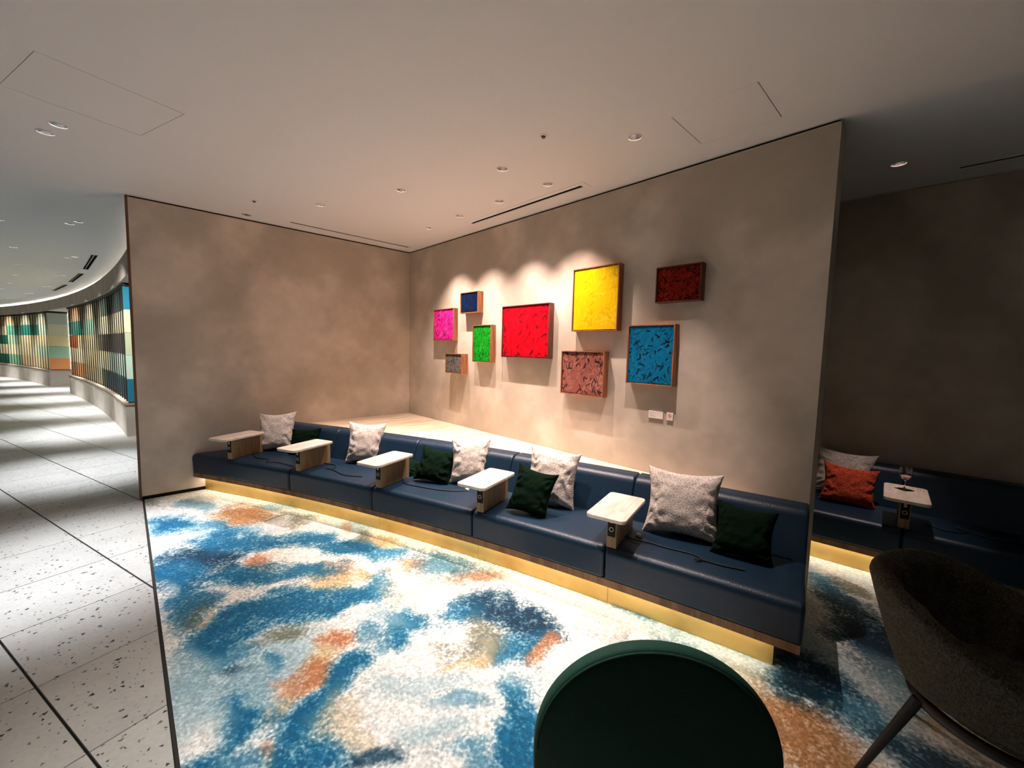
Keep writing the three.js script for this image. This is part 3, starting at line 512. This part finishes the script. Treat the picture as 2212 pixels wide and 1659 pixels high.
// base point on the seat, facing angle in plan (degrees from +z towards +x), lean back, roll
function pillow(name, x, z, face, lean, roll, w, h, d, mat, seed, label, y = 0.4, wr = 1) {
  const m = tag(mesh(name, pillowGeo(w, h, d, seed, wr), mat), label, 'cushion');
  m.position.set(x, y, z); m.rotation.order = 'YXZ'; m.rotation.set(-deg(lean), deg(face), deg(roll)); return m;
}
const G = GREYCLOTH, V = VELVET;
pillow('pale_cushion', 0.4, 1.83, 52, 18, 4, 0.4, 0.43, 0.15, G, 1, 'pale grey woven cushion beside the left wall, behind the first side table');
pillow('pale_cushion', 1.43, 1.3, 54, 14, -3, 0.37, 0.41, 0.17, G, 2, 'pale grey woven cushion behind the third side table from the left wall');
pillow('pale_cushion', 2.58, 0.87, 54, 16, -2, 0.35, 0.39, 0.16, G, 3, 'pale grey woven cushion right of the upright green cushion');
pillow('pale_cushion', 3.35, 0.73, 22, 16, -2, 0.41, 0.42, 0.16, G, 4, 'pale grey woven cushion with a dark cushion propped against it');
pillow('pale_cushion', 4.25, 0.5, 20, 20, 0, 0.46, 0.43, 0.16, G, 5, 'largest pale grey woven cushion at the open end of the bench');
pillow('green_cushion', 0.74, 1.66, 42, 24, 4, 0.33, 0.29, 0.13, V, 6, 'dark green velvet cushion beside the pale cushion nearest the left wall');
pillow('green_cushion', 2.02, 1.2, 30, 58, -6, 0.24, 0.2, 0.09, V, 7, 'dark green velvet cushion hidden behind a side table');
pillow('green_cushion', 2.36, 1.12, 36, 26, -8, 0.34, 0.31, 0.13, V, 8, 'upright dark green velvet cushion left of the third pale cushion');
pillow('green_cushion', 3.37, 0.99, 28, 24, -10, 0.31, 0.34, 0.12, V, 9, 'dark green velvet cushion propped against a pale cushion');
pillow('green_cushion', 4.6, 0.5, 14, 30, -2, 0.32, 0.31, 0.13, V, 10, 'near-black green velvet cushion at the open end of the bench');
pillow('pale_cushion', 4.79, -1.3, 10, 18, -4, 0.42, 0.4, 0.15, G, 11, 'grey woven cushion behind the rust-red one in the dark alcove');
pillow('red_cushion', 4.86, -1.1, 14, 22, -5, 0.36, 0.32, 0.13, REDCLOTH, 12, 'rust-red cushion in the dark alcove');
pillow('pale_cushion', 5.96, -1.25, -10, 20, 4, 0.42, 0.42, 0.15, G, 13, 'grey woven cushion beyond the wine glass table in the dark alcove');


// ================================================================ paintings
function artTexture(base, dark, light, n, seed, edge, w, h) {
  const W = 320, Hh = Math.round(320 * h / w), c = document.createElement('canvas'); c.width = W; c.height = Hh;
  const g = c.getContext('2d'), r = rng(seed); g.fillStyle = base; g.fillRect(0, 0, W, Hh); g.lineCap = 'round';
  const stroke = (col, al, lw, len) => { const x = r() * W, y = r() * Hh, a = (r() < 0.7 ? -1.1 : 0.5) + (r() - 0.5) * 1.6, k = len * (0.4 + r()); g.globalAlpha = al; g.strokeStyle = col; g.lineWidth = lw; g.beginPath(); g.moveTo(x, y); g.quadraticCurveTo(x + Math.cos(a) * k * 0.5 + (r() - 0.5) * k * 0.5, y + Math.sin(a) * k * 0.5 + (r() - 0.5) * k * 0.5, x + Math.cos(a) * k, y + Math.sin(a) * k); g.stroke(); };
  for (let k = 0; k < n * 0.5; k++) stroke(light, 0.25 + r() * 0.3, 4 + r() * 14, 80);
  for (let k = 0; k < n * 0.6; k++) stroke(dark, 0.3 + r() * 0.35, 2 + r() * 6, 50);
  for (let k = 0; k < n * 0.35; k++) stroke(base, 0.5 + r() * 0.4, 8 + r() * 16, 90);
  for (let k = 0; k < n * 0.2; k++) stroke(light, 0.3 + r() * 0.3, 2 + r() * 6, 60);
  for (let k = 0; k < n * 0.28; k++) stroke(dark, 0.7 + r() * 0.3, 3 + r() * 8, 28);
  if (edge) { g.strokeStyle = dark; for (let k = 0; k < 46 * edge; k++) { const s = Math.floor(r() * 4), q = r(), o = r() * 22; const [x, y] = s === 0 ? [q * W, o] : s === 1 ? [q * W, Hh - o] : s === 2 ? [o, q * Hh] : [W - o, q * Hh]; g.globalAlpha = 0.6 + r() * 0.4; g.lineWidth = 3 + r() * 8; g.beginPath(); g.moveTo(x, y); g.lineTo(x + (r() - 0.5) * 34, y + (r() - 0.5) * 34); g.stroke(); } }
  g.globalAlpha = 1; const t = new THREE.CanvasTexture(c); t.colorSpace = THREE.SRGBColorSpace; return t;
}
function painting(x0, x1, y0, y1, art, label, frameMat, depth = 0.07, side = 0.008, inset = 0.008) {
  const w = x1 - x0, h = y1 - y0, t = thing('framed_painting', label, 'painting', [(x0 + x1) / 2, y0, 0.002]);
  for (const [g, n] of [[box(-w / 2, -w / 2 + side, 0, h, 0, depth), 0], [box(w / 2 - side, w / 2, 0, h, 0, depth), 0], [box(-w / 2 + side, w / 2 - side, 0, side, 0, depth), 1], [box(-w / 2 + side, w / 2 - side, h - side, h, 0, depth), 1]]) mesh('frame_side', uvm(g, 0.5), frameMat, t);
  const cw = w - 2 * (side + 0.005), ch = h - 2 * (side + 0.005), pg = new THREE.BoxGeometry(cw, ch, depth - inset - 0.004); pg.translate(0, h / 2, 0.004 + (depth - inset - 0.004) / 2);
  mesh('canvas', pg, phys({ map: art, roughness: 0.85, specularIntensity: 0.15 }), t);
  return t;
}
const ART = (b, d, l, n, s, e, w, h) => artTexture(b, d, l, n, s, e, w, h);
painting(0.736, 1.179, 1.657, 2.05, ART('#e31f92', '#7c0d5c', '#ff6cc6', 260, 1, 0.4, 0.44, 0.39), 'magenta abstract painting in a thin wooden frame', FRAMEWOOD);
painting(1.331, 1.662, 1.971, 2.211, ART('#04183a', '#020c20', '#08264c', 120, 2, 0, 0.33, 0.24), 'small plain dark navy painting in a deep wooden frame', FRAMEWOOD, 0.08);
painting(1.563, 1.885, 1.412, 1.829, ART('#0d8f18', '#06400c', '#35b83a', 240, 3, 0.3, 0.32, 0.42), 'tall bright green brushstroke painting in a wooden frame', FRAMEWOOD);
painting(1.064, 1.39, 1.259, 1.498, ART('#6a6862', '#141e20', '#86827a', 90, 4, 1, 0.33, 0.24), 'smallest grey painting with black scrawled edges', FRAMEWOOD, 0.1);
painting(2.064, 2.724, 1.481, 2.009, ART('#c00018', '#620412', '#d80c2e', 60, 5, 0.9, 0.66, 0.53), 'large scarlet red abstract painting', FRAMEDARK, 0.07);
painting(2.993, 3.458, 1.733, 2.276, ART('#e8c004', '#d8aa02', '#f4d23a', 120, 6, 0, 0.465, 0.54), 'largest bright yellow painting', FRAMEWOOD);
painting(2.889, 3.35, 1.172, 1.56, ART('#96584e', '#1c1b20', '#c08478', 120, 7, 0.8, 0.46, 0.39), 'dusty rose painting with black marks below the yellow one', FRAMEWOOD);
painting(3.562, 3.945, 1.313, 1.772, ART('#07648f', '#04161f', '#1278a4', 170, 8, 0.3, 0.38, 0.46), 'cerulean blue painting with dark gouged strokes', FRAMEWOOD);
painting(3.778, 4.111, 1.932, 2.192, ART('#7e1c10', '#240908', '#96301c', 200, 9, 1, 0.33, 0.26), 'maroon and black painting high up near the wall end', FRAMEDARK);

// caption card and small no-touching sign
{
  const c = document.createElement('canvas'); c.width = 240; c.height = 112; const g = c.getContext('2d'); g.fillStyle = '#f4ece6'; g.fillRect(0, 0, 240, 112); g.fillStyle = '#8c8078';
  [[26, 22, 190], [26, 36, 60], [26, 58, 46], [26, 70, 74], [26, 82, 88]].forEach(([x, y, w], k) => { const r = rng(k + 5); for (let q = x; q < x + w;) { const l = 3 + r() * 8; g.fillRect(q, y, l, k === 4 ? 5 : 3); q += l + 3; } });
  const t = new THREE.CanvasTexture(c); t.colorSpace = THREE.SRGBColorSpace;
  const m = tag(mesh('caption_card', box(3.743, 3.861, 1.054, 1.109, 0.001, 0.013), std({ map: t, roughness: 0.7 })), 'white caption card on the wall below the blue painting', 'sign');
  const d = document.createElement('canvas'); d.width = 128; d.height = 152; const k = d.getContext('2d'); k.fillStyle = '#f4ece6'; k.fillRect(0, 0, 128, 152);
  k.strokeStyle = '#c8402c'; k.lineWidth = 9; k.beginPath(); k.arc(64, 66, 36, 0, TAU); k.stroke(); k.fillStyle = '#c8402c';
  k.fillRect(54, 62, 22, 24); for (const x of [54, 60, 66, 72]) k.fillRect(x, 44, 4, 22); k.fillRect(46, 64, 10, 6); k.lineWidth = 6; k.beginPath(); k.moveTo(40, 42); k.lineTo(90, 92); k.stroke(); k.fillStyle = '#b4a79e'; k.fillRect(24, 122, 80, 6);
  const u = new THREE.CanvasTexture(d); u.colorSpace = THREE.SRGBColorSpace;
  tag(mesh('wall_sign', box(3.89, 3.939, 1.054, 1.112, 0.001, 0.013), std({ map: u, roughness: 0.7 })), 'tiny square white sign with a red ringed symbol beside the caption card', 'sign');
}

// ================================================================ charging cables on the seats
const CABLE = std({ color: 0x0b0b0c, roughness: 0.6 }), PLUG = std({ color: 0xe6e0d8, roughness: 0.5 });
function cable(label, pts, plug) {
  const y = 0.4095, t = thing('charging_cable', label, 'cable'), P = pts.map(([x, z, h = 0]) => [x, y + h, z]);
  mesh('cord', tube(P, 0.0042, 90, 6), CABLE, t);
  if (plug) { const [x, z, h = 0, a = 0] = plug, g = rbox(0.034, 0.018, 0.022, 0.004); g.rotateY(a); g.translate(x, y + 0.005 + h, z); mesh('plug', g, PLUG, t); }
  return t;
}
cable('black charging cable lying behind the largest pale cushion', [[4.0, 0.74], [4.1, 0.76, 0.004], [4.15, 0.72], [4.25, 0.7], [4.42, 0.66], [4.46, 0.7, 0.004], [4.43, 0.72, 0.007], [4.48, 0.68], [4.56, 0.66], [4.66, 0.62]], [4.07, 0.68]);
cable('black charging cable looped beside the second side table', [[1.2, 1.62], [1.35, 1.55], [1.45, 1.6, 0.004], [1.4, 1.66, 0.007], [1.5, 1.62], [1.7, 1.6], [1.85, 1.5]]);
cable('black charging cable in front of the first pale cushion', [[0.45, 2.05], [0.6, 2.05], [0.75, 1.98], [0.85, 2.02, 0.003], [0.9, 1.95], [1.15, 1.86]]);
cable('black charging cable in front of the upright green cushion', [[2.12, 1.25], [2.25, 1.3], [2.4, 1.25], [2.55, 1.18], [2.66, 1.1], [2.72, 1.02]], [2.72, 1.0]);
cable('thin black cable beside the wine glass table', [[5.3, -1.05], [5.4, -1.0], [5.5, -1.06], [5.45, -1.12, 0.004], [5.62, -1.05], [5.75, -1.1], [5.85, -1.15]], [5.82, -1.18]);


// ================================================================ lounge chairs
// tub armchair with pleated inside: local +z is the direction it faces
{
  const t = thing('tub_armchair', 'dark olive wool tub armchair with pleated inside and splayed dark legs', 'armchair', [5.5, 0, 0.85], Math.atan2(1, 0.24));
  const S = 96, rows = [];
  // plan of the rim, s from one arm front (-1) round the back (0) to the other (1)
  const plan = (s, k, d) => { const a = s * Math.PI * 0.72, x = Math.sin(a), z = -Math.cos(a); const f = Math.abs(s) > 0.6 ? (Math.abs(s) - 0.6) * 0.5 : 0; return [(0.335 * k + d) * Math.sign(x) * Math.pow(Math.abs(x), 0.86), (0.335 * k + d) * z * 1.05 + f * 0.35 + 0.02]; };
  const rimY = (s) => 0.755 - 0.15 * smooth(0.3, 1, Math.abs(s)) + 0.012 * Math.cos(s * 3);
  for (let i = 0; i <= S; i++) {
    const s = i / S * 2 - 1, top = rimY(s), row = []; const pleat = Math.abs(s) < 0.95 ? 0.012 * Math.pow(Math.abs(Math.sin(s * Math.PI * 4.5)), 0.4) : 0.012;
    const put = (k, d, y) => { const [x, z] = plan(s, k, d); row.push([x, y, z]); };
    for (let q = 0; q <= 8; q++) { const v = q / 8; put(0.68 + 0.32 * Math.pow(v, 0.8), 0, 0.385 + (top - 0.03 - 0.385) * v); }              // outside, flaring up
    for (let q = 1; q <= 6; q++) { const a = q / 7 * Math.PI; put(1, -0.027 + 0.027 * Math.cos(a), top - 0.03 + 0.03 * Math.sin(a)); }   // rolled rim
    for (let q = 0; q <= 8; q++) { const v = 1 - q / 8; put(0.7 + 0.3 * v, -0.054 - 0.04 + pleat * 3.4 * Math.sin(Math.min(1, 1.15 - Math.abs(v - 0.5) * 1.5) * Math.PI / 2), 0.38 + (top - 0.035 - 0.38) * v); }            // pleated inside
    rows.push(row);
  }
  const g = outward(grid(rows, true, true)); mesh('shell', uvm(g, 0.3), WOOL, t);
  const seat = new THREE.CylinderGeometry(0.25, 0.225, 0.1, 48, 2); const sp = seat.attributes.position; for (let i = 0; i < sp.count; i++) sp.setZ(i, sp.getZ(i) * 1.04 + 0.07); seat.translate(0, 0.42, 0); seat.computeVertexNormals(); mesh('seat_cushion', uvm(seat, 0.3), WOOL, t);
  mesh('frame_ring', (() => { const r = []; const pts = []; for (let k = 0; k <= 48; k++) { const a = k / 48 * TAU; pts.push([0.225 * Math.sin(a), 0.345, 0.235 * Math.cos(a) + 0.05]); } return tube(pts, 0.02, 96, 8); })(), DARKWOOD, t);
  for (const [x, z] of [[-0.17, -0.13], [0.17, -0.13], [-0.17, 0.22], [0.17, 0.22]]) {
    const top = new THREE.Vector3(x, 0.35, z), foot = new THREE.Vector3(x * 1.62, 0, z < 0 ? z - 0.12 : z + 0.1), v = foot.clone().sub(top), L = v.length();
    const leg = new THREE.CylinderGeometry(0.011, 0.018, L, 16); leg.rotateX(Math.PI); leg.translate(0, -L / 2, 0); leg.applyQuaternion(new THREE.Quaternion().setFromUnitVectors(new THREE.Vector3(0, -1, 0), v.normalize())); leg.translate(top.x, top.y, top.z); mesh('leg', leg, DARKWOOD, t);
  }
}
// round-backed green leather chair seen from behind
{
  const t = thing('round_back_chair', 'dark green leather chair with a half-round back, facing the long bench', 'chair', [4.752, 0, 1.932], Math.atan2(-0.65, -0.76));
  // half-round back pad, slightly bowed; local +z is the direction it faces, the back stands at -z
  const R0 = 0.285, yc = 0.6, outline = [];
  for (let k = 0; k <= 60; k++) { const a = k / 60 * Math.PI; outline.push([R0 * Math.cos(a), yc + R0 * Math.sin(a)]); }
  for (let k = 1; k <= 14; k++) outline.push([-R0 + 0.02 * (k / 14) ** 2, yc - 0.02 * k]);
  for (let k = 1; k < 20; k++) outline.push([-0.265 + 0.53 * k / 20, yc - 0.28]);
  for (let k = 14; k >= 1; k--) outline.push([R0 - 0.02 * (k / 14) ** 2, yc - 0.02 * k]);
  const cx = 0, cy = 0.57, bow = (x) => 0.08 * x * x, rows = [];
  const ringAt = (k, z) => outline.map(([x, y]) => { const X = cx + (x - cx) * k, Y = cy + (y - cy) * k; return [X, Y, -0.24 + bow(X) + z]; });
  for (const k of [0.02, 0.2, 0.4, 0.6, 0.75, 0.86, 0.94]) rows.push(ringAt(k, -0.02 - 0.03 * (1 - k * k)));
  for (let q = 0; q <= 8; q++) { const a = -Math.PI / 2 + q / 8 * Math.PI; rows.push(ringAt(0.975 + 0.025 * Math.cos(a), 0.018 * Math.sin(a))); }
  for (const k of [0.93, 0.86, 0.75, 0.6, 0.4, 0.2, 0.02]) rows.push(ringAt(k, 0.02 + 0.03 * (1 - k * k)));
  const g = outward(grid(rows, true, true)), p = g.attributes.position, uv = new Float32Array(p.count * 2);
  for (let k = 0; k < p.count; k++) { uv[2 * k] = p.getX(k) / 0.3; uv[2 * k + 1] = p.getY(k) / 0.3; } g.setAttribute('uv', new THREE.BufferAttribute(uv, 2));
  mesh('backrest', g, GREENLEATHER, t);
  mesh('piping', tube(ringAt(0.965, -0.0195).slice(0, 75), 0.003, 160, 6), GREENLEATHER, t);
  const s = new THREE.LatheGeometry([[0.0001, 0.42], [0.2, 0.415], [0.235, 0.4], [0.245, 0.37], [0.235, 0.335], [0.2, 0.325], [0.0001, 0.325]].map(([r, y]) => new THREE.Vector2(r, y)), 48); s.translate(0, 0, 0.04);
  mesh('seat', s, GREENLEATHER, t);
  for (const [x, z] of [[-0.15, -0.09], [0.15, -0.09], [-0.15, 0.17], [0.15, 0.17]]) { const leg = new THREE.CylinderGeometry(0.016, 0.011, 0.33, 14); leg.translate(x, 0.165, z); mesh('leg', leg, DARKWOOD, t); }
}

renderer.render(scene, camera);
